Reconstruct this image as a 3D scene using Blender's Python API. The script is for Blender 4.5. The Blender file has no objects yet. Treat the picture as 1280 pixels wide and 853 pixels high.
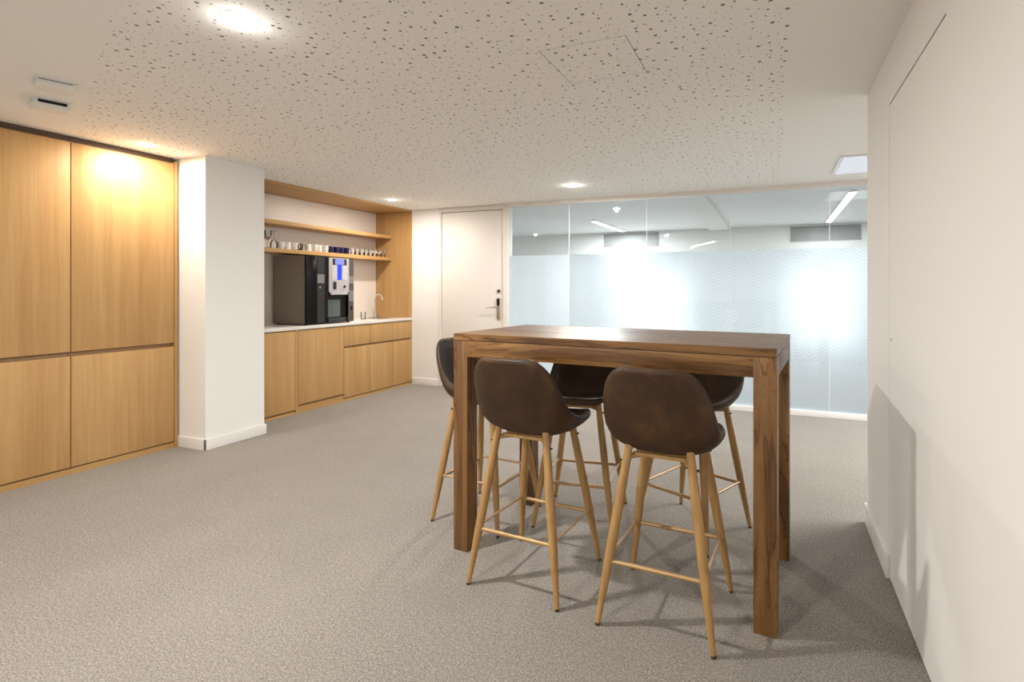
import bpy, bmesh, math, random
from mathutils import Vector, Matrix
random.seed(7)
C = bpy.context.scene.collection
PI = math.pi
CEIL = 2.369          # room height
BACK = 5.84           # glass wall / door wall
FARY = 9.70           # back wall of the adjoining room

# ------------------------------------------------------------------ camera
cam_d = bpy.data.cameras.new('camera'); cam = bpy.data.objects.new('camera', cam_d); C.objects.link(cam)
cam.location = (0, 0, 1.30); cam.rotation_euler = (PI/2, 0, 0.3714)
cam_d.sensor_width = 36.0; cam_d.lens = 651.6/1280*36
cam_d.shift_x = -(714.7-640)/1280; cam_d.shift_y = -(426.5-361)/1280
cam_d.clip_start = 0.02; cam_d.clip_end = 60
bpy.context.scene.camera = cam

# ------------------------------------------------------------------ world, exposure, light levels
w = bpy.data.worlds.new('world'); bpy.context.scene.world = w; w.use_nodes = True
w.node_tree.nodes['Background'].inputs[0].default_value = (0.75, 0.86, 1.0, 1)
w.node_tree.nodes['Background'].inputs[1].default_value = 0.6
vs = bpy.context.scene.view_settings
vs.view_transform = 'Standard'; vs.look = 'None'; vs.gamma = 1.0; vs.use_curve_mapping = False
vs.exposure = 0.42
P_DOWN = 42.0         # watts per downlight
P_LINE = 58.0         # watts per linear light of the adjoining room
P_LINE_ROOM = 36.0    # linear light of this room, behind the camera
P_BAY_FILL = 85.0          # added unseen fill light in the bay behind the right wall
WINDOW = 2.0          # emission of the daylight windows
WARM = (1.0, 0.965, 0.915); COOL = (0.93, 0.97, 1.0)

# ------------------------------------------------------------------ material helpers
def mat(name, col=(.8,.8,.8), rough=.5, metal=0.0, coat=0.0, spec=.5):
    m = bpy.data.materials.new(name); m.use_nodes = True
    b = m.node_tree.nodes['Principled BSDF']
    b.inputs['Base Color'].default_value = (*col, 1); b.inputs['Roughness'].default_value = rough
    b.inputs['Metallic'].default_value = metal; b.inputs['Coat Weight'].default_value = coat
    b.inputs['Specular IOR Level'].default_value = spec
    return m
def N(m, t, **kw):
    n = m.node_tree.nodes.new(t)
    for k, v in kw.items(): setattr(n, k, v)
    return n
def L(m, a, b): m.node_tree.links.new(a, b)
def BS(m): return m.node_tree.nodes['Principled BSDF']
def coords(m, scale=(1,1,1), rnd=0.0):
    tc = N(m, 'ShaderNodeTexCoord'); mp = N(m, 'ShaderNodeMapping')
    mp.inputs['Scale'].default_value = scale
    if rnd:
        oi = N(m, 'ShaderNodeObjectInfo'); v = N(m, 'ShaderNodeVectorMath', operation='MULTIPLY_ADD')
        cb = N(m, 'ShaderNodeCombineXYZ')
        for i in range(3): L(m, oi.outputs['Random'], cb.inputs[i])
        L(m, cb.outputs[0], v.inputs[0]); v.inputs[1].default_value = (rnd, rnd*1.7, rnd*.6); L(m, tc.outputs['Object'], v.inputs[2])
        L(m, v.outputs[0], mp.inputs['Vector'])
    else: L(m, tc.outputs['Object'], mp.inputs['Vector'])
    return mp.outputs[0]
def noise(m, vec, scale, detail=3, rough=.55, dist=0):
    n = N(m, 'ShaderNodeTexNoise'); n.inputs['Scale'].default_value = scale; n.inputs['Detail'].default_value = detail
    n.inputs['Roughness'].default_value = rough; n.inputs['Distortion'].default_value = dist
    L(m, vec, n.inputs['Vector']); return n.outputs[0]
def ramp(m, fac, stops):
    r = N(m, 'ShaderNodeValToRGB'); e = r.color_ramp.elements
    while len(e) < len(stops): e.new(.5)
    for i, (p, c) in enumerate(stops): e[i].position = p; e[i].color = (*c, 1)
    L(m, fac, r.inputs[0]); return r.outputs[0]
def mixc(m, a, b, fac, mode='MIX'):
    x = N(m, 'ShaderNodeMix', data_type='RGBA', blend_type=mode)
    for s, v in ((x.inputs[6], a), (x.inputs[7], b)):
        if isinstance(v, tuple): s.default_value = (*v, 1)
        else: L(m, v, s)
    if isinstance(fac, (int, float)): x.inputs[0].default_value = fac
    else: L(m, fac, x.inputs[0])
    return x.outputs[2]
def M_(m, op, a, b=None, c=None):
    n = N(m, 'ShaderNodeMath', operation=op)
    for i, v in enumerate((a, b, c)):
        if v is None: continue
        if isinstance(v, (int, float)): n.inputs[i].default_value = v
        else: L(m, v, n.inputs[i])
    return n.outputs[0]
def bump(m, h, strength=.2, dist=.01):
    b = N(m, 'ShaderNodeBump'); b.inputs['Strength'].default_value = strength; b.inputs['Distance'].default_value = dist
    L(m, h, b.inputs['Height']); L(m, b.outputs[0], BS(m).inputs['Normal'])

def oak(name, axis=2, rnd=3.0):
    m = mat(name, rough=.48, spec=.35)
    s = [9, 9, 9]; s[axis] = .55; v = coords(m, tuple(s), rnd)
    s2 = [70, 70, 70]; s2[axis] = 1.6; v2 = coords(m, tuple(s2), rnd)
    a = noise(m, v, 1.0, 4, .55, .6); b = noise(m, v2, 1.0, 3, .6)
    base = ramp(m, a, [(.3, (.462,.262,.098)), (.5, (.515,.306,.122)), (.72, (.565,.352,.150))])
    fine = ramp(m, b, [(.35, (.86,.83,.80)), (.6, (1,1,1))])
    L(m, mixc(m, base, fine, .6, 'MULTIPLY'), BS(m).inputs['Base Color'])
    return m
def sheesham(name, axis, rnd=2.0):
    m = mat(name, rough=.38, spec=.45)
    s = [6, 6, 6]; s[axis] = .7; v = coords(m, tuple(s), rnd)
    s2 = [90, 90, 90]; s2[axis] = 3.0; v2 = coords(m, tuple(s2), rnd)
    a = noise(m, v, 1.0, 5, .6, 1.4); b = noise(m, v2, 1.0, 3, .6)
    lines = N(m, 'ShaderNodeMath', operation='SINE'); L(m, M_(m, 'MULTIPLY', a, 46.0), lines.inputs[0])
    base = ramp(m, a, [(.30, (0.05225,0.02295,0.00832)), (.40, (0.1425,0.0663,0.02112)), (.52, (0.2232,0.1105,0.0352)), (.70, (0.342,0.1827,0.0608))])
    ln = ramp(m, lines.outputs[0], [(.0, (1,1,1)), (.75, (.93,.90,.87)), (1.0, (.36,.27,.22))])
    c = mixc(m, base, ln, .8, 'MULTIPLY')
    fine = ramp(m, b, [(.35, (.74,.70,.68)), (.62, (1.06,1.04,1.0))])
    L(m, mixc(m, c, fine, .7, 'MULTIPLY'), BS(m).inputs['Base Color'])
    return m
def plaster(name, col):
    m = mat(name, col, .75, spec=.25); v = coords(m)
    bump(m, noise(m, v, 120, 2), .05, .002)
    return m

WALL = plaster('white_paint', (.86,.848,.825))
TRIM = mat('white_trim_paint', (.82,.80,.775), .42)
DOORW = mat('white_door_paint', (.80,.765,.72), .5)
OAKV = oak('oak_vertical_grain', 2); OAKY = oak('oak_long_grain', 1)
WDX = sheesham('sheesham_long_grain', 0); WDY = sheesham('sheesham_cross_grain', 1); WDZ = sheesham('sheesham_upright_grain', 2)
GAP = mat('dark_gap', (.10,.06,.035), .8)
STRIP = mat('top_gap_shade', (.10,.06,.035), .7)  # dark colour stands in for the shade in the gap above the doors
DARKOAK = mat('brown_shadow_strip', (.30,.18,.09), .7)
STEEL = mat('brushed_steel', (.55,.50,.43), .32, 1.0)
CHROME = mat('chrome', (.8,.8,.8), .12, 1.0)
COPPER = mat('copper_rod', (.56,.38,.23), .35, .6)
BLACKP = mat('black_gloss', (.005,.0045,.0045), .2, spec=.2)
BLACKM = mat('black_satin', (.010,.009,.009), .4, spec=.2)
DGREY = mat('dark_grey_panel', (.030,.028,.027), .4, spec=.3)
GREYSQ = mat('grey_square_print', (.20,.20,.195), .4)
SIDEG = mat('taupe_side_panel', (.165,.132,.105), .45)
SILVER = mat('silver_fascia', (.52,.50,.52), .35, .3)
KEYW = mat('white_key', (.75,.73,.72), .4)
WPLAS = mat('white_plastic', (.80,.79,.77), .45)
CERAM = mat('white_ceramic', (.83,.82,.80), .15, coat=.4)
BLUEC = mat('dark_blue_ceramic', (.012,.010,.065), .2, coat=.2)
BROWNC = mat('dark_brown_ceramic', (.10,.075,.06), .2, coat=.4)
COUNTER = mat('white_worktop', (.80,.76,.71), .25)
SPLASH = mat('cream_splashback', (.76,.70,.64), .38, spec=.4)
SEAL = mat('clear_joint', (.80,.85,.85), .3)
GRILLE = mat('grey_grille', (.42,.42,.41), .5)
RUBBER = mat('dark_rubber', (.05,.035,.02), .7)

def emis(name, col, s):
    m = bpy.data.materials.new(name); m.use_nodes = True; nt = m.node_tree; nt.nodes.clear()
    o = nt.nodes.new('ShaderNodeOutputMaterial'); e = nt.nodes.new('ShaderNodeEmission')
    e.inputs[0].default_value = (*col, 1); e.inputs[1].default_value = s
    nt.links.new(e.outputs[0], o.inputs[0]); return m
E_DOWN = emis('downlight_glow', (1.0,.90,.78), 22)
E_LINE = emis('linear_light_glow', (1.0,.98,.95), 9)
E_WIN = emis('daylight_pane', (.93,.97,1.0), WINDOW)
E_BLUE = emis('blue_display', (.05,.09,1.0), 1.0)
E_SCREEN = emis('lilac_screen', (.30,.30,1.0), .95)
E_PANEL = emis('ceiling_panel_glow', (.90,.94,1.0), .62)

# leather
LEATH = mat('brown_suede_leather', (.08,.045,.025), .55, spec=.4)
v = coords(LEATH, (1,1,1), 4.0)
a = noise(LEATH, v, 7, 5, .65); b = noise(LEATH, v, 60, 3, .6)
c1 = ramp(LEATH, a, [(.3, (.027,.0118,.0044)), (.52, (.050,.0228,.0076)), (.72, (.088,.043,.0140))])
L(LEATH, mixc(LEATH, c1, ramp(LEATH, b, [(.3,(.75,.72,.7)),(.65,(1.1,1.08,1.05))]), .6, 'MULTIPLY'), BS(LEATH).inputs['Base Color'])
bump(LEATH, b, .12, .002)
L(LEATH, ramp(LEATH, a, [(.3,(.46,)*3),(.7,(.64,)*3)]), BS(LEATH).inputs['Roughness'])
# stool leg
BEECH = mat('beech_look_metal', (.50,.31,.13), .42)
v = coords(BEECH, (40,40,2.5), 5.0)
L(BEECH, ramp(BEECH, noise(BEECH, v, 1.0, 3), [(.3,(.33,.185,.062)),(.6,(.43,.255,.095)),(.75,(.49,.30,.12))]), BS(BEECH).inputs['Base Color'])
# carpet
CARPET = mat('grey_loop_carpet', (.36,.33,.3), .95, spec=.1)
v = coords(CARPET)
a = noise(CARPET, v, 150, 4, .85); b = noise(CARPET, v, 55, 2, .6); g = noise(CARPET, v, 3.0, 3, .5)
c1 = ramp(CARPET, a, [(.34,(.135,.122,.110)),(.5,(.295,.270,.244)),(.66,(.53,.497,.460))])
c1 = mixc(CARPET, c1, ramp(CARPET, b, [(.3,(.80,.80,.80)),(.7,(1.12,1.11,1.10))]), .6, 'MULTIPLY')
c1 = mixc(CARPET, c1, ramp(CARPET, g, [(.3,(.93,.93,.93)),(.7,(1.05,1.05,1.05))]), .6, 'MULTIPLY')
L(CARPET, c1, BS(CARPET).inputs['Base Color']); bump(CARPET, a, .6, .006)
# ceilings
CEILP = mat('matt_ceiling_paint', (.91,.89,.853), .8, spec=.2)
PERF = mat('perforated_ceiling_board', (.91,.89,.853), .8, spec=.2)
def dots(m, vec, scale, radii, off):
    mp = N(m, 'ShaderNodeMapping'); mp.inputs['Location'].default_value = off; L(m, vec, mp.inputs['Vector'])
    vo = N(m, 'ShaderNodeTexVoronoi', voronoi_dimensions='2D', feature='F1'); vo.inputs['Scale'].default_value = scale
    vo.inputs['Randomness'].default_value = .85; L(m, mp.outputs[0], vo.inputs['Vector'])
    sp = N(m, 'ShaderNodeSeparateColor'); L(m, vo.outputs['Color'], sp.inputs[0])
    r0, r1 = radii
    rad = M_(m, 'MULTIPLY_ADD', M_(m, 'POWER', sp.outputs[0], 2.2), (r1-r0)*scale, r0*scale)
    d = M_(m, 'SUBTRACT', rad, vo.outputs['Distance'])
    n = N(m, 'ShaderNodeMapRange', interpolation_type='SMOOTHSTEP'); L(m, d, n.inputs[0]); n.inputs[1].default_value = -.0012*scale; n.inputs[2].default_value = .0012*scale
    return n.outputs[0]
v = coords(PERF)
d1 = dots(PERF, v, 17.5, (.0030,.0090), (0,0,0)); d2 = dots(PERF, v, 24.0, (.0012,.0034), (3.3,1.7,0))
hole = M_(PERF, 'MAXIMUM', d1, d2)
L(PERF, mixc(PERF, (.91,.89,.853), (.23,.21,.18), hole), BS(PERF).inputs['Base Color'])
bump(PERF, M_(PERF, 'SUBTRACT', 1.0, hole), .25, .004)

# clear glass: see-through with true reflections
def clear_glass(name, tint):
    m = bpy.data.materials.new(name); m.use_nodes = True; nt = m.node_tree; nt.nodes.clear()
    o = nt.nodes.new('ShaderNodeOutputMaterial'); mx = nt.nodes.new('ShaderNodeMixShader')
    t = nt.nodes.new('ShaderNodeBsdfTransparent'); g = nt.nodes.new('ShaderNodeBsdfGlossy'); f = nt.nodes.new('ShaderNodeFresnel')
    t.inputs[0].default_value = (*tint, 1); g.inputs['Roughness'].default_value = 0.0; f.inputs[0].default_value = 1.62
    nt.links.new(f.outputs[0], mx.inputs[0]); nt.links.new(t.outputs[0], mx.inputs[1]); nt.links.new(g.outputs[0], mx.inputs[2])
    nt.links.new(mx.outputs[0], o.inputs[0]); return m
PANE = clear_glass('partition_glass', (.92,.965,.975))
THING = mat('drinking_glass', (.9,.93,.93), .05); 
DRINK = clear_glass('drinking_glass_clear', (.95,.96,.96))
# frosted film with a pattern of hatched rhombs
FILM = bpy.data.materials.new('frosted_film'); FILM.use_nodes = True
nt = FILM.node_tree; nt.nodes.clear()
out = N(FILM, 'ShaderNodeOutputMaterial'); tr = N(FILM, 'ShaderNodeBsdfTranslucent'); rf = N(FILM, 'ShaderNodeBsdfRefraction')
df = N(FILM, 'ShaderNodeBsdfDiffuse'); m1 = N(FILM, 'ShaderNodeMixShader'); m2 = N(FILM, 'ShaderNodeMixShader')
rf.inputs['IOR'].default_value = 1.13; rf.inputs['Roughness'].default_value = .80
tc = N(FILM, 'ShaderNodeTexCoord'); sp = N(FILM, 'ShaderNodeSeparateXYZ'); L(FILM, tc.outputs['Object'], sp.inputs[0])
W_ = .205; T = W_*.5774
xs = M_(FILM, 'DIVIDE', sp.outputs[0], W_); ix = M_(FILM, 'FLOOR', xs); fx = M_(FILM, 'SUBTRACT', xs, ix)
par = M_(FILM, 'MODULO', M_(FILM, 'ADD', ix, 100.0), 2.0)
sg = M_(FILM, 'MULTIPLY_ADD', par, 2.0, -1.0)                       # +1 / -1 slope per strip
zz = M_(FILM, 'MULTIPLY_ADD', M_(FILM, 'MULTIPLY', sg, M_(FILM, 'SUBTRACT', fx, .5)), -T, sp.outputs[2])
blk = M_(FILM, 'FLOOR', M_(FILM, 'DIVIDE', M_(FILM, 'MULTIPLY_ADD', M_(FILM, 'FLOOR', M_(FILM, 'DIVIDE', M_(FILM,'ADD',ix,100.0), 2.0)), .11, zz), .47))
flip = M_(FILM, 'MULTIPLY_ADD', M_(FILM, 'MODULO', M_(FILM, 'ADD', blk, 100.0), 2.0), -2.0, 1.0)
zl = M_(FILM, 'MULTIPLY_ADD', M_(FILM, 'MULTIPLY', M_(FILM, 'MULTIPLY', sg, flip), M_(FILM, 'SUBTRACT', fx, .5)), -T, sp.outputs[2])
fr = M_(FILM, 'FRACT', M_(FILM, 'DIVIDE', M_(FILM, 'ADD', zl, 10.0), .036))
line = M_(FILM, 'LESS_THAN', fr, .24)
edge = M_(FILM, 'LESS_THAN', fx, .018)
inz = M_(FILM, 'GREATER_THAN', sp.outputs[2], .54)
pat = M_(FILM, 'MULTIPLY', M_(FILM, 'MAXIMUM', line, M_(FILM, 'MULTIPLY', edge, .7)), inz)
cF = mixc(FILM, (.90,.945,.985), (.74,.79,.83), pat)
L(FILM, cF, rf.inputs['Color']); L(FILM, cF, tr.inputs['Color']); L(FILM, cF, df.inputs['Color'])
m1.inputs[0].default_value = .52; L(FILM, rf.outputs[0], m1.inputs[1]); L(FILM, tr.outputs[0], m1.inputs[2])
m2.inputs[0].default_value = .16; L(FILM, m1.outputs[0], m2.inputs[1]); L(FILM, df.outputs[0], m2.inputs[2])
L(FILM, m2.outputs[0], out.inputs[0])

# ------------------------------------------------------------------ geometry helpers
def smooth(me, ang=None):
    for p in me.polygons: p.use_smooth = True
    if ang is not None: me.set_sharp_from_angle(angle=math.radians(ang))
def obj(name, bm, m, parent=None, sm=None, **props):
    me = bpy.data.meshes.new(name)
    bmesh.ops.recalc_face_normals(bm, faces=bm.faces)
    bm.to_mesh(me); bm.free()
    if isinstance(m, (list, tuple)):
        for k in m: me.materials.append(k)
    else: me.materials.append(m)
    if sm is not None: smooth(me, sm)
    o = bpy.data.objects.new(name, me); C.objects.link(o)
    if parent: o.parent = parent
    for k, val in props.items(): o[k] = val
    return o
def bx(bm, a, b, bev=0.0, mi=0):
    x0,y0,z0 = a; x1,y1,z1 = b
    vs_ = [bm.verts.new(p) for p in ((x0,y0,z0),(x1,y0,z0),(x1,y1,z0),(x0,y1,z0),(x0,y0,z1),(x1,y0,z1),(x1,y1,z1),(x0,y1,z1))]
    fs = [bm.faces.new([vs_[i] for i in q]) for q in ((0,3,2,1),(4,5,6,7),(0,1,5,4),(1,2,6,5),(2,3,7,6),(3,0,4,7))]
    for f in fs: f.material_index = mi
    if bev:
        es = list({e for f in fs for e in f.edges})
        bmesh.ops.bevel(bm, geom=es, offset=bev, segments=2, affect='EDGES', profile=.6)
def box(name, a, b, m, parent=None, bev=0.0, **props):
    bm = bmesh.new(); bx(bm, a, b, bev); return obj(name, bm, m, parent, 40 if bev else None, **props)
def struct(name, a, b, m, bev=0.0): return box(name, a, b, m, None, bev, kind='structure')
def tube(bm, pts, radii, seg=14, caps=True):
    pts = [Vector(p) for p in pts]
    if isinstance(radii, (int, float)): radii = [radii]*len(pts)
    rings = []; prev = None
    for i, p in enumerate(pts):
        d = (pts[min(i+1, len(pts)-1)] - pts[max(i-1, 0)]).normalized()
        if prev is None: u = d.orthogonal().normalized()
        else: u = (prev - d*prev.dot(d)).normalized()
        prev = u; w_ = d.cross(u)
        rings.append([bm.verts.new(p + (u*math.cos(2*PI*k/seg) + w_*math.sin(2*PI*k/seg))*radii[i]) for k in range(seg)])
    for r0, r1 in zip(rings, rings[1:]):
        for k in range(seg): bm.faces.new((r0[k], r0[(k+1)%seg], r1[(k+1)%seg], r1[k]))
    if caps: bm.faces.new(rings[0][::-1]); bm.faces.new(rings[-1])
def closed_tube(bm, pts, r, seg=8):
    n = len(pts); pts = [Vector(p) for p in pts]; rings = []; prev = None
    for i, p in enumerate(pts):
        d = (pts[(i+1)%n] - pts[i-1]).normalized()
        u = d.orthogonal().normalized() if prev is None else (prev - d*prev.dot(d)).normalized()
        prev = u; w_ = d.cross(u)
        rings.append([bm.verts.new(p + (u*math.cos(2*PI*k/seg) + w_*math.sin(2*PI*k/seg))*r) for k in range(seg)])
    # match twist at the seam
    best = min(range(seg), key=lambda s: (rings[-1][0].co - rings[0][s].co).length)
    for i in range(n):
        r0 = rings[i]; r1 = rings[(i+1)%n]; s = best if i == n-1 else 0
        for k in range(seg): bm.faces.new((r0[k], r0[(k+1)%seg], r1[(k+1+s)%seg], r1[(k+s)%seg]))
def lathe(bm, prof, seg=24, at=(0,0,0)):
    rings = []
    for r, z in prof:
        if r < 1e-5: rings.append([bm.verts.new((at[0], at[1], at[2]+z))])
        else: rings.append([bm.verts.new((at[0]+r*math.cos(2*PI*k/seg), at[1]+r*math.sin(2*PI*k/seg), at[2]+z)) for k in range(seg)])
    for a, b in zip(rings, rings[1:]):
        for k in range(seg):
            q = [a[k % len(a)], a[(k+1) % len(a)], b[(k+1) % len(b)], b[k % len(b)]]
            q = list(dict.fromkeys(q))
            if len(q) > 2: bm.faces.new(q)
def thing(name, label, cat, loc=(0,0,0), rz=0.0, group=None, kind=None):
    o = bpy.data.objects.new(name, None); C.objects.link(o); o.location = loc; o.rotation_euler = (0,0,rz)
    if kind: o['kind'] = kind
    if label: o['label'] = label; o['category'] = cat
    if group: o['group'] = group
    return o
def tag(o, label, cat, group=None):
    o['label'] = label; o['category'] = cat
    if group: o['group'] = group
    return o
def copy_tree(o, parent=None):
    c = o.copy(); C.objects.link(c)
    if parent: c.parent = parent
    for ch in [k for k in bpy.data.objects if k.parent == o]: copy_tree(ch, c)
    return c
def area(name, loc, size, power, col, parent=None, shape='DISK', size_y=None, rot=(0,0,0)):
    l = bpy.data.lights.new(name, 'AREA'); l.shape = shape; l.size = size
    if size_y: l.size_y = size_y
    l.energy = power; l.color = col
    o = bpy.data.objects.new(name, l); C.objects.link(o); o.location = loc; o.rotation_euler = rot
    if parent: o.parent = parent
    return o

# ------------------------------------------------------------------ room shell
XW = -5.22            # masonry behind the built-in units on the left
XR = .478             # right wall surface
YN = -4.0             # wall behind the camera
XE = 3.2              # far end of the bay to the right, behind the right wall
bm = bmesh.new(); bx(bm, (XW-.1, YN, -.06), (XE+.1, FARY+.1, 0)); obj('floor', bm, CARPET, kind='structure')
# ceiling: plain board with the perforated field let into it
def poly(bm, pts, z, mi):
    f = bm.faces.new([bm.verts.new((x, y, z)) for x, y in pts]); f.material_index = mi
bm = bmesh.new(); x0, x1 = XW-.1, XE+.1
P = (.055, .216); Q = (-4.60, 2.155); Y2 = 5.62; pw = .002
# access hatch hole in the perforated field
hx0, hx1, hy0, hy1 = -.990, -.586, 2.130, 2.532
ydg = lambda x: P[1] + (P[0]-x)*(Q[1]-P[1])/(P[0]-Q[0])
poly(bm, [(hx1, ydg(hx1)), (P[0], P[1]), (P[0], Y2), (hx1, Y2)], CEIL, 1)
poly(bm, [(hx0, ydg(hx0)), (hx1, ydg(hx1)), (hx1, hy0), (hx0, hy0)], CEIL, 1)
poly(bm, [(hx0, hy1), (hx1, hy1), (hx1, Y2), (hx0, Y2)], CEIL, 1)
poly(bm, [Q, (hx0, ydg(hx0)), (hx0, Y2), (Q[0], Y2)], CEIL, 1)
poly(bm, [(x0, YN), (P[0], YN), P, (hx1, ydg(hx1)), (hx0, ydg(hx0)), Q, (x0, Q[1])], CEIL, 0)
poly(bm, [(P[0], YN), (x1, YN), (x1, Y2), (P[0], Y2), P], CEIL, 0)
poly(bm, [(x0, Q[1]), Q, (Q[0], Y2), (x0, Y2)], CEIL, 0)
poly(bm, [(x0, Y2), (x1, Y2), (x1, BACK+.05), (x0, BACK+.05)], CEIL, 0)
poly(bm, [(x0, YN), (x1, YN), (x1, BACK+.05), (x0, BACK+.05)], CEIL+.12, 0)
obj('ceiling', bm, [CEILP, PERF], kind='structure')
h = thing('ceiling_hatch', 'square flush access hatch in the perforated ceiling above the table', 'ceiling hatch', (0,0,0))
g = .0035
bm = bmesh.new(); bx(bm, (hx0+g, hy0+g, CEIL-.0005), (hx1-g, hy1-g, CEIL+.02)); obj('hatch_panel', bm, PERF, h)
bm = bmesh.new()
for a, b in (((hx0-.01,hy0-.01),(hx1+.01,hy0+.004)),((hx0-.01,hy1-.004),(hx1+.01,hy1+.01)),((hx0-.01,hy0),(hx0+.004,hy1)),((hx1-.004,hy0),(hx1+.01,hy1))):
    bx(bm, (a[0],a[1],CEIL+.004), (b[0],b[1],CEIL+.03))
obj('hatch_frame', bm, GREYSQ, h)

struct('wall_left', (XW-.12, YN, 0), (XW, BACK, CEIL), WALL)
struct('wall_rear', (XW-.1, YN-.12, 0), (XE, YN, CEIL), WALL)
bay = struct('wall_bay', (XE, 0, 0), (XE+.12, FARY, CEIL+.1), WALL)
bm = bmesh.new()                                                 # right wall with the flush door opening
DY0, DY1, DZ = 1.862, 2.692, 2.127
bx(bm, (XR, YN, 0), (XR+.12, DY0, CEIL)); bx(bm, (XR, DY1, 0), (XR+.12, 3.285, CEIL)); bx(bm, (XR, DY0, DZ), (XR+.12, DY1, CEIL))
obj('wall_right', bm, WALL, kind='structure')
d2 = thing('door_2', None, None, kind='structure')
box('door_leaf', (XR+.0015, DY0+.0012, .006), (XR+.045, DY1-.0012, DZ-.006), WALL, d2)
box('door_gap', (XR+.03, DY0-.01, DZ-.02), (XR+.06, DY1+.01, DZ+.004), GAP, d2)
bm = bmesh.new(); tube(bm, [(XR-.0015, 2.655, 1.075), (XR+.01, 2.655, 1.075)], .007, 12); obj('door_lock', bm, STEEL, d2, 40)
bb = struct('baseboard_right', (XR-.014, DY1, 0), (XR, 3.30, .108), TRIM, .003)

# pillar between the cupboards and the kitchenette
PX0, PX1, PY0, PY1 = XW, -4.262, 2.833, 3.352
struct('wall_pillar', (PX0, PY0, 0), (PX1, PY1, CEIL), WALL)
bm = bmesh.new(); bx(bm, (-4.60, PY0-.013, 0), (PX1+.013, PY0, .088), .002); bx(bm, (PX1, PY0-.013, 0), (PX1+.013, PY1+.013, .088), .002)
obj('baseboard_pillar', bm, TRIM, kind='structure', sm=40)

# wall with the door and the glass
DL, DRR = -4.177, -3.130
struct('wall_back', (XW-.1, BACK, 0), (DL, BACK+.12, CEIL), WALL)
struct('baseboard_back', (-4.60, BACK-.012, 0), (DL, BACK, .088), TRIM, .002)
struct('trim_1', (DL, BACK-.004, 2.362), (DRR+.02, BACK+.12, CEIL), DOORW)
d1r = thing('door_1', None, None, (0,0,0), kind='structure')
bm = bmesh.new(); bx(bm, (DL+.003, BACK-.012, 0), (-4.137, BACK+.1, 2.362), .003); bx(bm, (-3.208, BACK-.012, 0), (DRR, BACK+.1, 2.362), .003)
bx(bm, (-4.137, BACK-.012, 2.310), (-3.208, BACK+.1, 2.362), .003)
obj('door_frame', bm, DOORW, d1r, 40)
box('door_leaf', (-4.132, BACK+.006, .008), (-3.213, BACK+.045, 2.303), DOORW, d1r, .002); box('door_gap', (-4.136, BACK+.03, .004), (-3.209, BACK+.05, 2.309), GAP, d1r)
hd = box('handle_plate', (-3.292, BACK-.010, .905), (-3.250, BACK+.004, 1.185), STEEL, d1r, .004)
bm = bmesh.new(); tube(bm, [(-3.272, BACK-.008, 1.063), (-3.272, BACK-.052, 1.063), (-3.285, BACK-.058, 1.063), (-3.42, BACK-.058, 1.063)], .0085, 12)
obj('lever', bm, STEEL, hd, 40)
bm = bmesh.new(); bx(bm, (-3.290, BACK-.022, 1.085), (-3.254, BACK-.009, 1.172), .006); obj('card_reader', bm, BLACKP, hd, 40)
bm = bmesh.new(); tube(bm, [(-3.268, BACK+.004, 1.268), (-3.268, BACK-.008, 1.268)], .026, 24); obj('lock_rosette', bm, STEEL, d1r, 40)
bm = bmesh.new(); tube(bm, [(-3.268, BACK-.008, 1.268), (-3.268, BACK-.011, 1.268)], .015, 20); obj('lock_cylinder', bm, BLACKM, d1r, 40)

# glass partition
gp = thing('window_1', None, None, kind='structure')
GX = [DRR, -2.308, -1.359, -.444, .514, 1.47, 2.42, XE]
FZ0, FZ1, FT = .055, 2.322, 1.713
box('top_rail', (DRR, BACK-.03, FZ1), (XE, BACK+.06, CEIL+.02), DOORW, gp)
box('bottom_rail', (DRR, BACK-.03, 0), (XE, BACK+.06, FZ0), TRIM, gp, .003)
for i, (a, b) in enumerate(zip(GX, GX[1:])):
    bm = bmesh.new(); e = .003
    vs_ = [bm.verts.new(p) for p in ((a+e, BACK, FZ0), (b-e, BACK, FZ0), (b-e, BACK, FZ1), (a+e, BACK, FZ1))]; bm.faces.new(vs_)
    p = obj('pane', bm, PANE, gp)
    bm = bmesh.new()
    vs_ = [bm.verts.new(q) for q in ((a+e, BACK+.008, FZ0), (b-e, BACK+.008, FZ0), (b-e, BACK+.008, FT), (a+e, BACK+.008, FT))]; bm.faces.new(vs_)
    obj('frosted_film', bm, FILM, p)
    if i: box('joint', (a-.0028, BACK-.002, FZ0), (a+.0028, BACK+.012, FZ1), SEAL, gp)

# adjoining room
AW = plaster('adjoining_wall_paint', (.87,.87,.84)); AC = mat('adjoining_ceiling_paint', (.86,.88,.88), .8)
struct('ceiling_adjoining', (XW-.9, BACK+.06, 2.385), (XE+.1, FARY, 2.48), AC)
struct('wall_adjoining', (XW-1.0, BACK, 0), (XW-.9, FARY, 2.4), AW)
struct('wall_divider', (XW-1.0, BACK+.06, 0), (DL, BACK+.13, 2.4), AW)
struct('trim_2', (-1.09, BACK+.06, 2.345), (-.74, FARY, 2.386), AW)
WINS = [(-3.02, -1.42), (.22, 1.22)]; WZ0, WZ1 = .32, 1.69
bm = bmesh.new(); xs_ = [XW-1.0] + [v for q in WINS for v in q] + [XE+.1]
for k in range(0, len(xs_), 2): bx(bm, (xs_[k], FARY, 0), (xs_[k+1], FARY+.15, 2.4))
for a, b in WINS: bx(bm, (a, FARY, 0), (b, FARY+.15, WZ0)); bx(bm, (a, FARY, WZ1), (b, FARY+.15, 2.4))
obj('wall_far', bm, AW, kind='structure')
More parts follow.
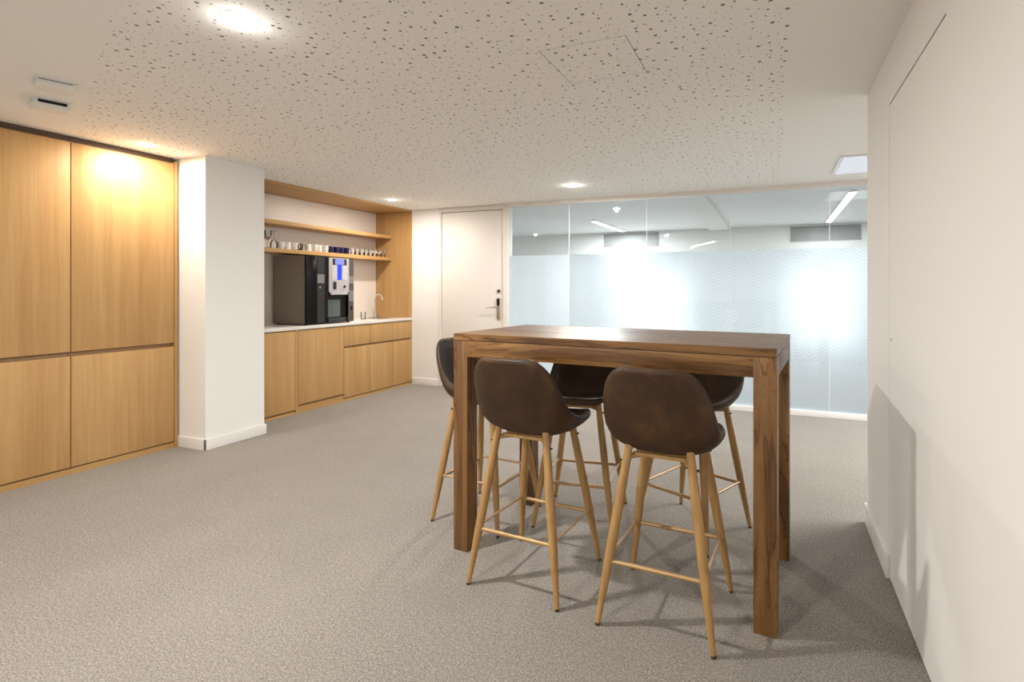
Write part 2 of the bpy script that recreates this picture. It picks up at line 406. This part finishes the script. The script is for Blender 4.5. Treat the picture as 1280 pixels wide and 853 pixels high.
for k, (a, b) in enumerate(WINS):
    wr = thing('window_%d' % (k+2), None, None, kind='structure')
    bm = bmesh.new(); t = .05
    for q in (((a,WZ0),(a+t,WZ1)),((b-t,WZ0),(b,WZ1)),((a,WZ0),(b,WZ0+t)),((a,WZ1-t),(b,WZ1)),(((a+b)/2-.03,WZ0),((a+b)/2+.03,WZ1))):
        bx(bm, (q[0][0], FARY+.05, q[0][1]), (q[1][0], FARY+.10, q[1][1]))
    obj('window_frame', bm, TRIM, wr)
    box('pane', (a, FARY+.11, WZ0), (b, FARY+.12, WZ1), E_WIN, wr)
for k, (a, b) in enumerate(((-3.10, -2.03), (.25, 1.32))):
    gr = thing('air_grille', ('wide grey air grille high on the far wall behind the left glass panes', 'wide grey air grille high on the far wall behind the right-hand glass')[k], 'air grille', (0,0,0), group='air grilles behind the glass')
    bm = bmesh.new(); t = .012
    for q in (((a,2.105),(b,2.105+t)),((a,2.355-t),(b,2.355)),((a,2.105),(a+t,2.355)),((b-t,2.105),(b,2.355))):
        bx(bm, (q[0][0], FARY-.015, q[0][1]), (q[1][0], FARY, q[1][1]))
    obj('grille_frame', bm, GRILLE, gr)
    bm = bmesh.new()
    for j in range(11): z = 2.125 + j*.0205; bx(bm, (a+t, FARY-.010, z), (b-t, FARY-.004, z+.009))
    bx(bm, (a+t, FARY-.003, 2.11), (b-t, FARY-.0005, 2.35)); obj('slats', bm, GRILLE, gr)

def linear_light(label, a, b, z, power, wd=.05, group=None, col=(.92,.965,1)):
    a = Vector((*a, z)); b = Vector((*b, z)); c = (a+b)/2; d = b-a; ln = d.length
    t = thing('linear_light', label, 'ceiling light', c, math.atan2(d.y, d.x), group)
    box('housing', (-ln/2, -wd/2-.006, -.025), (ln/2, wd/2+.006, 0), WPLAS, t)
    box('diffuser', (-ln/2+.01, -wd/2, -.031), (ln/2-.01, wd/2, -.025), E_LINE, t)
    area('lamp_light', (0, 0, -.036), ln-.04, power, col, t, 'RECTANGLE', wd*.8)
    return t
linear_light('long linear ceiling light seen at the right through the clear glass', (.80, 6.45), (.80, 9.2), 2.385, P_LINE*.6, .07, 'linear lights beyond the glass')
linear_light('shorter linear ceiling light seen through the clear glass left of the beam', (-2.66, 7.78), (-2.62, 9.32), 2.385, P_LINE*1.15, .07, 'linear lights beyond the glass')
linear_light('slanted linear ceiling light mirrored in the glass partition', (-1.93, -1.44), (-1.23, -.13), CEIL, P_LINE_ROOM, .06, col=(1,.93,.84))

linear_light('added unseen linear fill light in the bay behind the right wall', (1.95, 3.5), (1.95, 5.3), CEIL, P_BAY_FILL, .06, col=(1,.97,.93))  # added out of sight to brighten the floor by the glass

# ------------------------------------------------------------------ downlights
def downlight(x, y, label, power=P_DOWN, col=WARM):
    t = thing('downlight', label, 'ceiling light', (x, y, CEIL), 0, 'round recessed downlights')
    bm = bmesh.new(); lathe(bm, [(.052, -.0015), (.060, -.002), (.070, -.0015), (.073, 0)], 32); obj('trim_ring', bm, WPLAS, t, 40)
    bm = bmesh.new(); lathe(bm, [(0, -.011), (.020, -.010), (.038, -.007), (.052, -.002)], 32); obj('diffuser', bm, E_DOWN, t)
    area('lamp_light', (0, 0, -.016), .10, power, col, t)
    l = bpy.data.lights.new('halo_fill', 'POINT'); l.energy = power*.022; l.color = col; l.shadow_soft_size = .02  # added point light, throws a halo onto the ceiling around the lamp
    o = bpy.data.objects.new('halo_fill', l); C.objects.link(o); o.location = (0, 0, -.04); o.parent = t
    return t
downlight(-1.982, 1.453, 'round downlight glowing in the perforated ceiling, nearest at upper left', P_DOWN*.86)
downlight(-4.347, 2.46, 'round downlight close to the oak cupboards beside the white pillar', P_DOWN*.28, (1.0,.90,.76))
downlight(-4.294, 5.062, 'round downlight in front of the kitchenette shelves', P_DOWN*.42, (1.0,.91,.80))
downlight(-1.95, 5.035, 'round downlight near the glass partition, right of the white door', P_DOWN*.75)
downlight(-1.99, -1.93, 'round downlight in the ceiling behind the photographer, right of the pair', P_DOWN*.38)
downlight(-4.347, -1.93, 'added unseen fill downlight behind the camera, left of the pair', P_DOWN*.9)  # extra lamp out of view, added to raise the room brightness

# recessed square ceiling panel in the bay
t = thing('ceiling_panel_light', 'pale square recessed ceiling panel beside the right wall end, near the glass', 'ceiling light', (0,0,0))
px0, px1, py0, py1 = .492, 1.24, 4.69, 5.43
bm = bmesh.new(); f_ = .028
for q in (((px0,py0),(px0+f_,py1)),((px1-f_,py0),(px1,py1)),((px0+f_,py0),(px1-f_,py0+f_)),((px0+f_,py1-f_),(px1-f_,py1))):
    bx(bm, (q[0][0], q[0][1], CEIL-.012), (q[1][0], q[1][1], CEIL))
obj('frame', bm, WPLAS, t)
box('diffuser', (px0+f_, py0+f_, CEIL-.006), (px1-f_, py1-f_, CEIL-.001), E_PANEL, t)
area('panel_light', ((px0+px1)/2, (py0+py1)/2, CEIL-.02), .6, 3, COOL, t, 'SQUARE')

# two white boxes on the ceiling at the upper left
def skew_box(bm, base, drop0, drop1, z=CEIL):
    """base: four ceiling points near-left, near-right, far-right, far-left; drop at near and far edge"""
    top = [bm.verts.new((x, y, z)) for x, y in base]
    lo = [bm.verts.new((x, y, z-d)) for (x, y), d in zip(base, (drop0, drop0, drop1, drop1))]
    bm.faces.new(top); bm.faces.new(lo[::-1])
    for k in range(4): bm.faces.new((top[k], top[(k+1)%4], lo[(k+1)%4], lo[k]))
def ceil_unit(cx, cy, rz, ln, wd, label, slot):
    t = thing('ceiling_sensor', label, 'ceiling sensor', (cx, cy, CEIL), rz, 'white boxes on the ceiling')
    box('base_plate', (-wd/2-.008, -ln/2-.008, -.006), (wd/2+.008, ln/2+.008, 0), WPLAS, t, .002)
    bm = bmesh.new()
    v_ = [(-wd/2,-ln/2,-.006), (wd/2,-ln/2,-.006), (wd/2,ln/2,-.006), (-wd/2,ln/2,-.006), (-wd/2,-ln/2,-.030), (wd/2-.012,-ln/2,-.046 if slot else -.034), (wd/2-.012,ln/2,-.046 if slot else -.034), (-wd/2,ln/2,-.030)]
    v_ = [bm.verts.new(p) for p in v_]
    for q in ((0,3,2,1),(4,5,6,7),(0,1,5,4),(1,2,6,5),(2,3,7,6),(3,0,4,7)): bm.faces.new([v_[i] for i in q])
    bmesh.ops.bevel(bm, geom=list(bm.edges), offset=.003, segments=2, affect='EDGES')
    obj('cover', bm, WPLAS, t, 40)
    if slot: box('slot', (wd/2-.006, -ln/2+.016, -.022), (wd/2+.002, ln/2-.016, -.008), BLACKM, t)
    else: box('slot', (wd/2-.004, -ln/2+.01, -.010), (wd/2+.004, ln/2-.01, -.006), GREYSQ, t)
ceil_unit(-3.50, 1.555, math.radians(-20), .145, .15, 'small white ceiling box with a thin slot, nearer the camera of the pair', False)
ceil_unit(-3.90, 1.71, math.radians(-16), .15, .18, 'white ceiling box with a wide dark slot, nearer the cupboards', True)
bm = bmesh.new(); lathe(bm, [(.0, -.012), (.012, -.012), (.020, -.006), (.028, -.004), (.034, 0)], 24)
o = obj('smoke_detector', bm, WPLAS, None, 40); o.location = (-1.989, 3.288, CEIL); tag(o, 'tiny round white detector in the middle of the perforated ceiling', 'smoke detector')

# ------------------------------------------------------------------ tall oak cupboards
XF = -4.580; UW = .672
def tall_unit(y1, label):
    y0 = y1 - UW
    t = thing('tall_cupboard', label, 'cupboard', (XF, y0, 0), 0, 'tall built-in oak cupboards')
    box('plinth', (-.60, 0, 0), (-.004, UW, .042), OAKY, t)
    bm = bmesh.new(); bx(bm, (-.60, 0, .042), (-.026, UW, 2.333)); obj('body', bm, DARKOAK, t)
    box('top_strip', (-.60, 0, 2.333), (-.022, UW, CEIL), STRIP, t)
    box('door', (-.022, .002, .052), (0, UW-.002, .826), OAKV, t, .0012)
    box('door', (-.022, .002, .858), (0, UW-.002, 2.322), OAKV, t, .0012)
    return t
YC1 = 2.795
tall_unit(YC1, 'tall oak cupboard with two flat doors next to the white pillar, brightly lit')
tall_unit(YC1-UW-.002, 'tall oak cupboard with two flat doors at the left edge of the photo')
tag(box('cupboard_side_panel', (XF-.6, YC1+.001, 0), (XF+.006, YC1+.022, 2.340), OAKV), 'narrow oak end panel between the tall cupboard and the white pillar', 'panel')

# ------------------------------------------------------------------ kitchenette
NX = -4.615; BX_ = XW; NY0 = PY1+.002; NY1 = BACK-.002
tag(box('oak_end_panel', (BX_+.001, NY1-.022, .905), (NX, NY1, CEIL-.022), OAKV), 'full-depth oak end panel of the kitchenette beside the white wall', 'panel')
tag(box('oak_soffit_panel', (BX_+.001, NY0, CEIL-.020), (NX, NY1, CEIL-.0005), OAKY), 'oak panel lining the ceiling above the kitchenette shelves', 'panel')
tag(box('splashback', (BX_+.0005, NY0, .90), (BX_+.008, NY1-.023, CEIL-.022), SPLASH), 'smooth cream splashback behind the kitchenette shelves', 'splashback')
SX = -4.938
def shelf(z0, label):
    s = box('wall_shelf', (BX_+.009, NY0, z0), (SX, NY1-.023, z0+.044), OAKY, None, .001)
    tag(s, label, 'shelf', 'oak wall shelves')
SZ = 1.686
shelf(SZ, 'lower oak wall shelf carrying the mugs and glasses'); shelf(1.988, 'empty upper oak wall shelf')
tag(box('worktop', (BX_+.009, NY0, .872), (NX+.006, NY1, .904), COUNTER, None, .002), 'long white worktop under the coffee machine', 'worktop')
def base_unit(y0, y1, label, z0, drawer, cat='cabinet', knob=None, plinth=True):
    t = thing('base_cabinet', label, cat, (NX, y0, 0), 0, 'oak cabinets under the white worktop'); wd = y1-y0
    box('body', (-.58, 0, .03), (-.026, wd, .870), DARKOAK, t)
    box('plinth', (-.03 if plinth else -.05, 0, 0), (-.006, wd, .028 if z0 < .06 else z0-.022), OAKY, t)
    z1 = .862
    if drawer:
        box('drawer_front', (-.022, .0015, .634), (0, wd-.0015, z1), OAKV, t, .001); z1 = .612
    dr = box('door', (-.022, .0015, z0), (0, wd-.0015, z1), OAKV, t, .001)
    if knob is not None:
        bm = bmesh.new(); tube(bm, [(-.001, knob[0]-y0, knob[1]), (.004, knob[0]-y0, knob[1])], .009, 16); obj('lock', bm, STEEL, dr, 40)
base_unit(NY0, 3.985, 'oak base cabinet with one tall door beside the white pillar', .045, False, knob=(3.955, .78))
tag(box('filler_strip', (NX-.022, 3.987, 0), (NX-.001, 4.016, .870), OAKV), 'narrow oak filler strip between two base cabinets', 'panel')
base_unit(4.018, 4.632, 'wide oak appliance front with a raised lower edge below the coffee machine', .092, False)
base_unit(4.634, 5.044, 'oak base cabinet with drawer, just right of the wide appliance front', .04, True, knob=(4.995, .555))
base_unit(5.046, 5.452, 'oak base cabinet with drawer, in the middle of the three', .04, True, knob=(5.095, .555))
base_unit(5.454, NY1, 'oak base cabinet with drawer next to the white wall by the door', .04, True)

# coffee machine (front faces +x)
MY0, MY1, MX, MZ0, MZ1 = 4.165, 4.835, -4.665, .916, 1.655
cm = thing('coffee_machine', 'large black tabletop coffee machine with a blue-lit silver selection panel', 'coffee machine', (MX, MY0, .904))
MW = MY1-MY0; MH = MZ1-.904
def Y(c): return (c-315)/425*MW
def Z(c): return MH-(c-130)/612*MH
box('side_housing', (-.50, 0, .012), (-.03, MW, MH), SIDEG, cm, .006)
bm = bmesh.new(); bx(bm, (-.03, 0, .012), (0, Y(497), MH), .004); bx(bm, (-.03, Y(497), Z(470)), (0, Y(686), MH), .002)
bx(bm, (-.03, Y(686), .012), (0, MW, MH), .004); bx(bm, (-.03, Y(497), .012), (0, Y(686), Z(688)), .002)
obj('front_housing', bm, BLACKP, cm, 40)
box('recess_back', (-.045, Y(497), .012), (-.029, Y(686), Z(470)), BLACKM, cm)
box('grey_stripe', (0, Y(402), .02), (.0025, Y(463), MH-.005), DGREY, cm)
box('print_square', (.0025, Y(402), Z(370)), (.004, Y(463), Z(290)), GREYSQ, cm)
bm = bmesh.new(); tube(bm, [(.002, Y(422), Z(410)), (.010, Y(422), Z(410))], .010, 16); obj('lock', bm, CHROME, cm, 40)
st = box('door_stripe', (0, Y(686), .02), (.0025, MW-.004, MH-.005), mat('brown_grey_stripe', (.075,.065,.058), .3), cm)
for a, b in ((370,300),(540,437)): box('print_square', (.0025, Y(688), Z(a)), (.004, MW-.006, Z(b)), GREYSQ, cm)
box('finger_hole', (.002, Y(708), Z(625)), (.0045, Y(724), Z(590)), BLACKP, cm)
bm = bmesh.new()                                                  # silver fascia with rounded lower corners
pts = [(Y(499), MH-.006), (Y(684), MH-.006), (Y(684), Z(445)), (Y(664), Z(470)), (Y(520), Z(470)), (Y(499), Z(445))]
fr_ = [bm.verts.new((.014, y, z)) for y, z in pts]; bk_ = [bm.verts.new((0, y, z)) for y, z in pts]
bm.faces.new(fr_); bm.faces.new(bk_[::-1])
for k in range(6): bm.faces.new((fr_[k], fr_[(k+1)%6], bk_[(k+1)%6], bk_[k]))
fa = obj('selection_panel', bm, SILVER, cm)
box('screen_surround', (.014, Y(530), Z(200)), (.016, Y(660), Z(143)), DGREY, fa)
bm = bmesh.new(); bx(bm, (.016, Y(552), Z(197)), (.021, Y(634), Z(145)), .004); obj('screen', bm, E_SCREEN, fa, 40)
box('display_column', (.014, Y(573), Z(338)), (.0165, Y(612), Z(200)), E_BLUE, fa)
for k in range(7):
    z = Z(215+k*19)
    for a, b in ((524, 569), (616, 660)): box('key', (.014, Y(a), z-.007), (.019, Y(b), z+.006), KEYW, fa, .0015)
box('coin_slot', (.014, Y(536), Z(425)), (.024, Y(560), Z(355)), DGREY, fa, .003)
bm = bmesh.new(); tube(bm, [(.014, Y(640), Z(400)), (.022, Y(640), Z(400))], .014, 20); obj('return_knob', bm, BLACKM, fa, 40)
box('panel_lip', (.0, Y(515), Z(476)), (.022, Y(668), Z(455)), SILVER, fa, .003)
box('cup_door', (-.012, Y(502), Z(682)), (-.006, Y(612), Z(522)), mat('smoked_glass', (.09,.12,.115), .08), cm)
box('drip_tray', (-.02, Y(497), .012), (.012, Y(650), Z(690)), mat('tray_grey', (.03,.033,.038), .3), cm, .003)
for x in (-.46, -.05):
    for y in (.04, MW-.04): bm = bmesh.new(); tube(bm, [(x, y, 0), (x, y, .014)], .018, 12); obj('foot', bm, BLACKM, cm)

# crockery on the lower shelf
ST = SZ+.044
def mug_mesh(m):
    t = thing('mug', None, None)
    bm = bmesh.new(); lathe(bm, [(0,.0),(.026,.0),(.030,.006),(.036,.078),(.0345,.079),(.032,.076),(.027,.008),(0,.006)], 24); obj('body', bm, m, t, 50)
    bm = bmesh.new(); tube(bm, [(.033,0,.062),(.046,0,.064),(.056,0,.052),(.056,0,.034),(.045,0,.020),(.030,0,.020)], .0038, 8); obj('handle', bm, m, t, 50)
    return t
def place(root, x, y, z, rz, label, cat, group):
    root.location = (x, y, z); root.rotation_euler = (0,0,rz); tag(root, label, cat, group); return root
wm = mug_mesh(CERAM); first = True
ys = [(4.120,-4.985,0),(4.205,-4.995,1),(4.290,-4.985,0),(4.470,-4.99,1),(4.560,-4.98,0),(4.635,-5.00,1),(4.715,-4.985,0)]
lab = ['white mug on the lower shelf, next after the wine glasses', 'white mug on the lower shelf, second after the wine glasses', 'white mug on the lower shelf just left of the dark mug',
       'white mug on the lower shelf just right of the dark mug', 'white mug in the middle of the white cluster above the coffee machine', 'white mug on the lower shelf, second left of the blue cups', 'white mug touching the dark blue cups on the lower shelf']
for (y, x, k), lb in zip(ys, lab):
    r = wm if first else copy_tree(wm); first = False
    place(r, x, y, ST, (.3, -2.2)[k]+random.uniform(-.5,.5), lb, 'mug', 'mugs on the lower shelf')
place(mug_mesh(BROWNC), -5.00, 4.378, ST, 2.0, 'dark brown mug among the white mugs on the lower shelf', 'mug', 'mugs on the lower shelf')
bl = mug_mesh(BLUEC)
for k, (y, lb) in enumerate(((4.80,'dark blue mug, leftmost of the four blue ones on the lower shelf'),(4.882,'dark blue mug, second of the four blue ones on the lower shelf'),(4.965,'dark blue mug, third of the four blue ones on the lower shelf'),(5.047,'dark blue mug beside the row of clear tumblers'))):
    r = bl if k == 0 else copy_tree(bl); place(r, -4.985, y, ST, random.uniform(1,5), lb, 'mug', 'dark blue mugs on the lower shelf')
def tumbler_mesh():
    bm = bmesh.new(); lathe(bm, [(0,.002),(.024,.0),(.027,.003),(.033,.098)], 20); return obj('tumbler', bm, DRINK, None, 50)
tm = tumbler_mesh(); k = 0
pos = [(5.14+j*.078, -4.985) for j in range(8)] 
ordn = ['nearest the dark blue mugs', 'second from the dark blue mugs', 'third from the dark blue mugs', 'fourth from the dark blue mugs', 'fourth from the oak end panel', 'third from the oak end panel', 'second from the oak end panel', 'nearest the oak end panel']
for row in (0,):
    for j in range(8):
        r = tm if k == 0 else tm.copy()
        if k: C.objects.link(r)
        r.location = (-4.985-.085*row, 5.15+j*.078, ST); k += 1
        tag(r, 'clear tumbler on the lower shelf, %s' % ordn[j], 'glass', 'clear tumblers on the lower shelf')
def wine_glass(y, x, label, flipd=False):
    bm = bmesh.new(); lathe(bm, [(0,0),(.033,.0),(.032,.003),(.006,.010),(.0042,.030),(.0042,.085),(.012,.096),(.032,.118),(.038,.145),(.034,.190)], 24)
    o = obj('wine_glass', bm, DRINK, None, 50); o.location = (x, y, ST)
    if flipd: o.rotation_euler = (PI,0,0); o.location.z = ST+.190
    tag(o, label, 'glass', 'wine glasses on the lower shelf')
wine_glass(3.965, -4.99, 'upright wine glass on the lower shelf at the pillar')
wine_glass(4.045, -5.00, 'upside-down wine glass beside the first white mug', True)
wine_glass(3.985, -5.10, 'wine glass at the back of the lower shelf near the pillar')
# tap and glasses by the sink
t = thing('sink_tap', 'tall slim chrome tap on the white worktop right of the coffee machine', 'tap', (-5.08, 5.654, .904))
bm = bmesh.new(); lathe(bm, [(0,0),(.030,0),(.030,.008),(.020,.014),(.018,.05),(.014,.055),(0,.055)], 24); obj('base', bm, CHROME, t, 40)
bm = bmesh.new(); pts = [(0,0,.04),(0,0,.26)] + [(.06-.06*math.cos(a), 0, .26+.06*math.sin(a)) for a in [PI*j/10 for j in range(1,11)]] + [(.12,0,.235)]
tube(bm, pts, .0085, 12); obj('spout', bm, CHROME, t, 40)
bm = bmesh.new(); tube(bm, [(0,.012,.035),(0,.07,.055)], .006, 10); obj('lever', bm, CHROME, t, 40)
s = thing('sink', 'small inset steel sink in the white worktop below the tap', 'sink', (-4.93, 5.56, .904))
bm = bmesh.new()
for q in (((-.17,-.15),(.17,-.135)),((-.17,.135),(.17,.15)),((-.17,-.135),(-.155,.135)),((.155,-.135),(.17,.135))): bx(bm, (q[0][0],q[0][1],0), (q[1][0],q[1][1],.003))
obj('rim', bm, STEEL, s); box('basin', (-.155,-.135,0), (.155,.135,.0012), mat('basin_shadow', (.35,.34,.33), .25, .9), s)
for k, (x, y, lb) in enumerate(((-4.95, 5.02, 'clear tumbler on the worktop right against the coffee machine'), (-5.05, 5.13, 'clear tumbler at the back of the worktop near the coffee machine'), (-4.93, 5.27, 'clear tumbler on the worktop between coffee machine and sink'))):
    r = tm.copy(); C.objects.link(r); r.location = (x, y, .904); tag(r, lb, 'glass', 'clear tumblers on the worktop')

# ------------------------------------------------------------------ bar table
TL, TW, TZ, TT = 1.507, .697, 1.077, .031
LG = .083
tb = thing('bar_table', 'tall dark-grained solid wood bar table with square legs', 'table', (-1.494, 2.211, 0), -.0909)
bm = bmesh.new()
npl = 6
for k in range(npl): bx(bm, (0, TW*k/npl+.00005, TZ-TT), (TL, TW*(k+1)/npl-.00005, TZ), 0)
obj('table_top', bm, WDX, tb, 40)
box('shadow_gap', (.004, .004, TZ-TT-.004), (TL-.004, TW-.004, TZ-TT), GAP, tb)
ZT = TZ-TT-.004
for x in (0, TL-LG):
    for y in (0, TW-LG): box('leg', (x, y, 0), (x+LG, y+LG, ZT), WDZ, tb, .0015)
AZ = ZT-.078
for y in (.001, TW-.026): box('apron', (LG, y, AZ), (TL-LG, y+.025, ZT), WDX, tb, .001)
for x in (.001, TL-.026): box('apron', (x, LG, AZ), (x+.025, TW-LG, ZT), WDY, tb, .001)

# ------------------------------------------------------------------ bar stools
def catmull(P_, n):
    out = []; m = len(P_)
    for i in range(n+1):
        t = i/n*(m-1); k = min(int(t), m-2); u = t-k
        p = [P_[max(0, min(m-1, k+j))] for j in (-1,0,1,2)]
        out.append(tuple(.5*((2*b)+(-a+c)*u+(2*a-5*b+4*c-d)*u*u+(-a+3*b-3*c+d)*u**3) for a, b, c, d in zip(*p)))
    return out
def make_stool():
    t = thing('bar_stool', None, None)
    # control rows: y (forward), z, half width, edge curl towards the sitter, corner pull-back
    rows = [(.214,.690,.128,.004,.000),(.203,.701,.165,.016,.000),(.150,.688,.193,.026,0),(.075,.673,.206,.043,0),(0,.664,.211,.064,0),(-.075,.664,.212,.088,0),
            (-.138,.690,.214,.090,0),(-.176,.730,.214,.084,0),(-.198,.780,.210,.068,0),(-.214,.835,.203,.052,0),(-.228,.890,.191,.038,0),(-.240,.940,.172,.026,0),(-.249,.980,.141,.016,0),(-.253,.996,.100,.010,0)]
    NV, NU = 44, 28
    rr = catmull([r[:4] for r in rows], NV)
    bm = bmesh.new(); G = []
    for i, (y, z, hw, cu) in enumerate(rr):
        a = rr[max(0,i-1)]; b = rr[min(NV,i+1)]
        ty, tz = b[0]-a[0], b[1]-a[1]; l = math.hypot(ty, tz); ty /= l; tz /= l
        ny, nz = -tz*-1, ty*-1                     # towards the sitter (up on the seat, forward on the back)
        ny, nz = tz, -ty
        row = []
        for j in range(NU+1):
            u = -1 + 2*j/NU; au = abs(u)
            us = math.sin(u*PI/2*.93)/math.sin(PI/2*.93)
            c = cu*(au**2.6)
            row.append(bm.verts.new((hw*us, y+ny*c, z+nz*c)))
        G.append(row)
    for i in range(NV):
        for j in range(NU): bm.faces.new((G[i][j], G[i][j+1], G[i+1][j+1], G[i+1][j]))
    rim = [G[0][j].co.copy() for j in range(NU+1)] + [G[i][NU].co.copy() for i in range(1,NV+1)] + [G[NV][j].co.copy() for j in range(NU-1,-1,-1)] + [G[i][0].co.copy() for i in range(NV-1,0,-1)]
    sh = obj('seat_shell', bm, LEATH, t, 180)
    md = sh.modifiers.new('thickness', 'SOLIDIFY'); md.thickness = .027; md.offset = 0
    bm = bmesh.new()
    # smooth the rim a little
    for _ in range(3): rim = [(rim[k-1]+rim[k]*2+rim[(k+1)%len(rim)])/4 for k in range(len(rim))]
    closed_tube(bm, rim, .0125, 10); obj('edge_piping', bm, LEATH, sh, 180)
    # legs
    def P3(sx, sy, f):   # f=0 foot, 1 top
        return Vector((sx*(.220-.098*f), sy*(.220-.095*f)-.008*f, .002+.668*f))
    for sx, sy in ((-1,-1),(1,-1),(1,1),(-1,1)):
        bm = bmesh.new(); fs = (.012, .12, .35, .62, .85, 1.03); rd = (.0102, .0130, .0185, .0198, .0178, .0160)
        tube(bm, [P3(sx, sy, f) for f in fs], rd, 16); lg = obj('leg', bm, BEECH, t, 50)
        bm = bmesh.new(); tube(bm, [P3(sx, sy, -.003), P3(sx, sy, .013)], .0090, 14); obj('rubber_foot', bm, RUBBER, lg, 50)
    fz = .358
    c4 = [P3(sx, sy, fz) for sx, sy in ((-1,-1),(1,-1),(1,1),(-1,1))]
    for k in range(4):
        bm = bmesh.new(); r_ = .0088 if k in (0, 2) else .0066
        off = Vector((0,0,.0 if k in (0,2) else .012)); tube(bm, [c4[k]+off, c4[(k+1)%4]+off], r_, 10); obj('footrest_bar', bm, COPPER if k in (1,3) else mat_bar, t, 50)
    bm = bmesh.new()
    for a, b in (((-1,-1),(1,1)),((1,-1),(-1,1))): tube(bm, [P3(*a, .955), P3(*b, .955)], .010, 10)
    bx(bm, (-.10,-.10,.650), (.10,.09,.660), .002); bx(bm, (-.11,-.118,.640), (.11,-.104,.654), .002); bx(bm, (-.11,.094,.640), (.11,.108,.654), .002)
    obj('seat_frame', bm, BEECH, t)
    bm = bmesh.new()
    for sx, sy in ((-1,-1),(1,-1),(1,1),(-1,1)):
        p = P3(sx, sy, .93); tube(bm, [p, p+Vector((sx*.026, 0, .0))], .004, 8)
    obj('bolts', bm, BLACKM, t)
    return t
mat_bar = mat('bronze_rod', (.44,.28,.13), .4, .3)
st0 = make_stool()
spots = [(-1.0185, 2.172, -4.7, 'brown leather bar stool in the foreground at the left, its back to the camera'),
         (-.407, 2.121, -3.4, 'brown leather bar stool nearest the camera at the right, its back to the camera'),
         (-1.546, 2.632, -95.2, 'brown leather bar stool at the left end of the table behind the front leg'),
         (-1.034, 2.8125, 186.7, 'brown leather bar stool across the table facing the camera, left of the two there'),
         (-.416, 2.880, 156.0, 'brown leather bar stool turned slightly, across the table at the right beside the rear leg')]
for i, (x, y, a, lb) in enumerate(spots):
    r = st0 if i == 0 else copy_tree(st0)
    r.location = (x, y, 0); r.rotation_euler = (0, 0, math.radians(a)); tag(r, lb, 'bar stool', 'brown bar stools around the table')
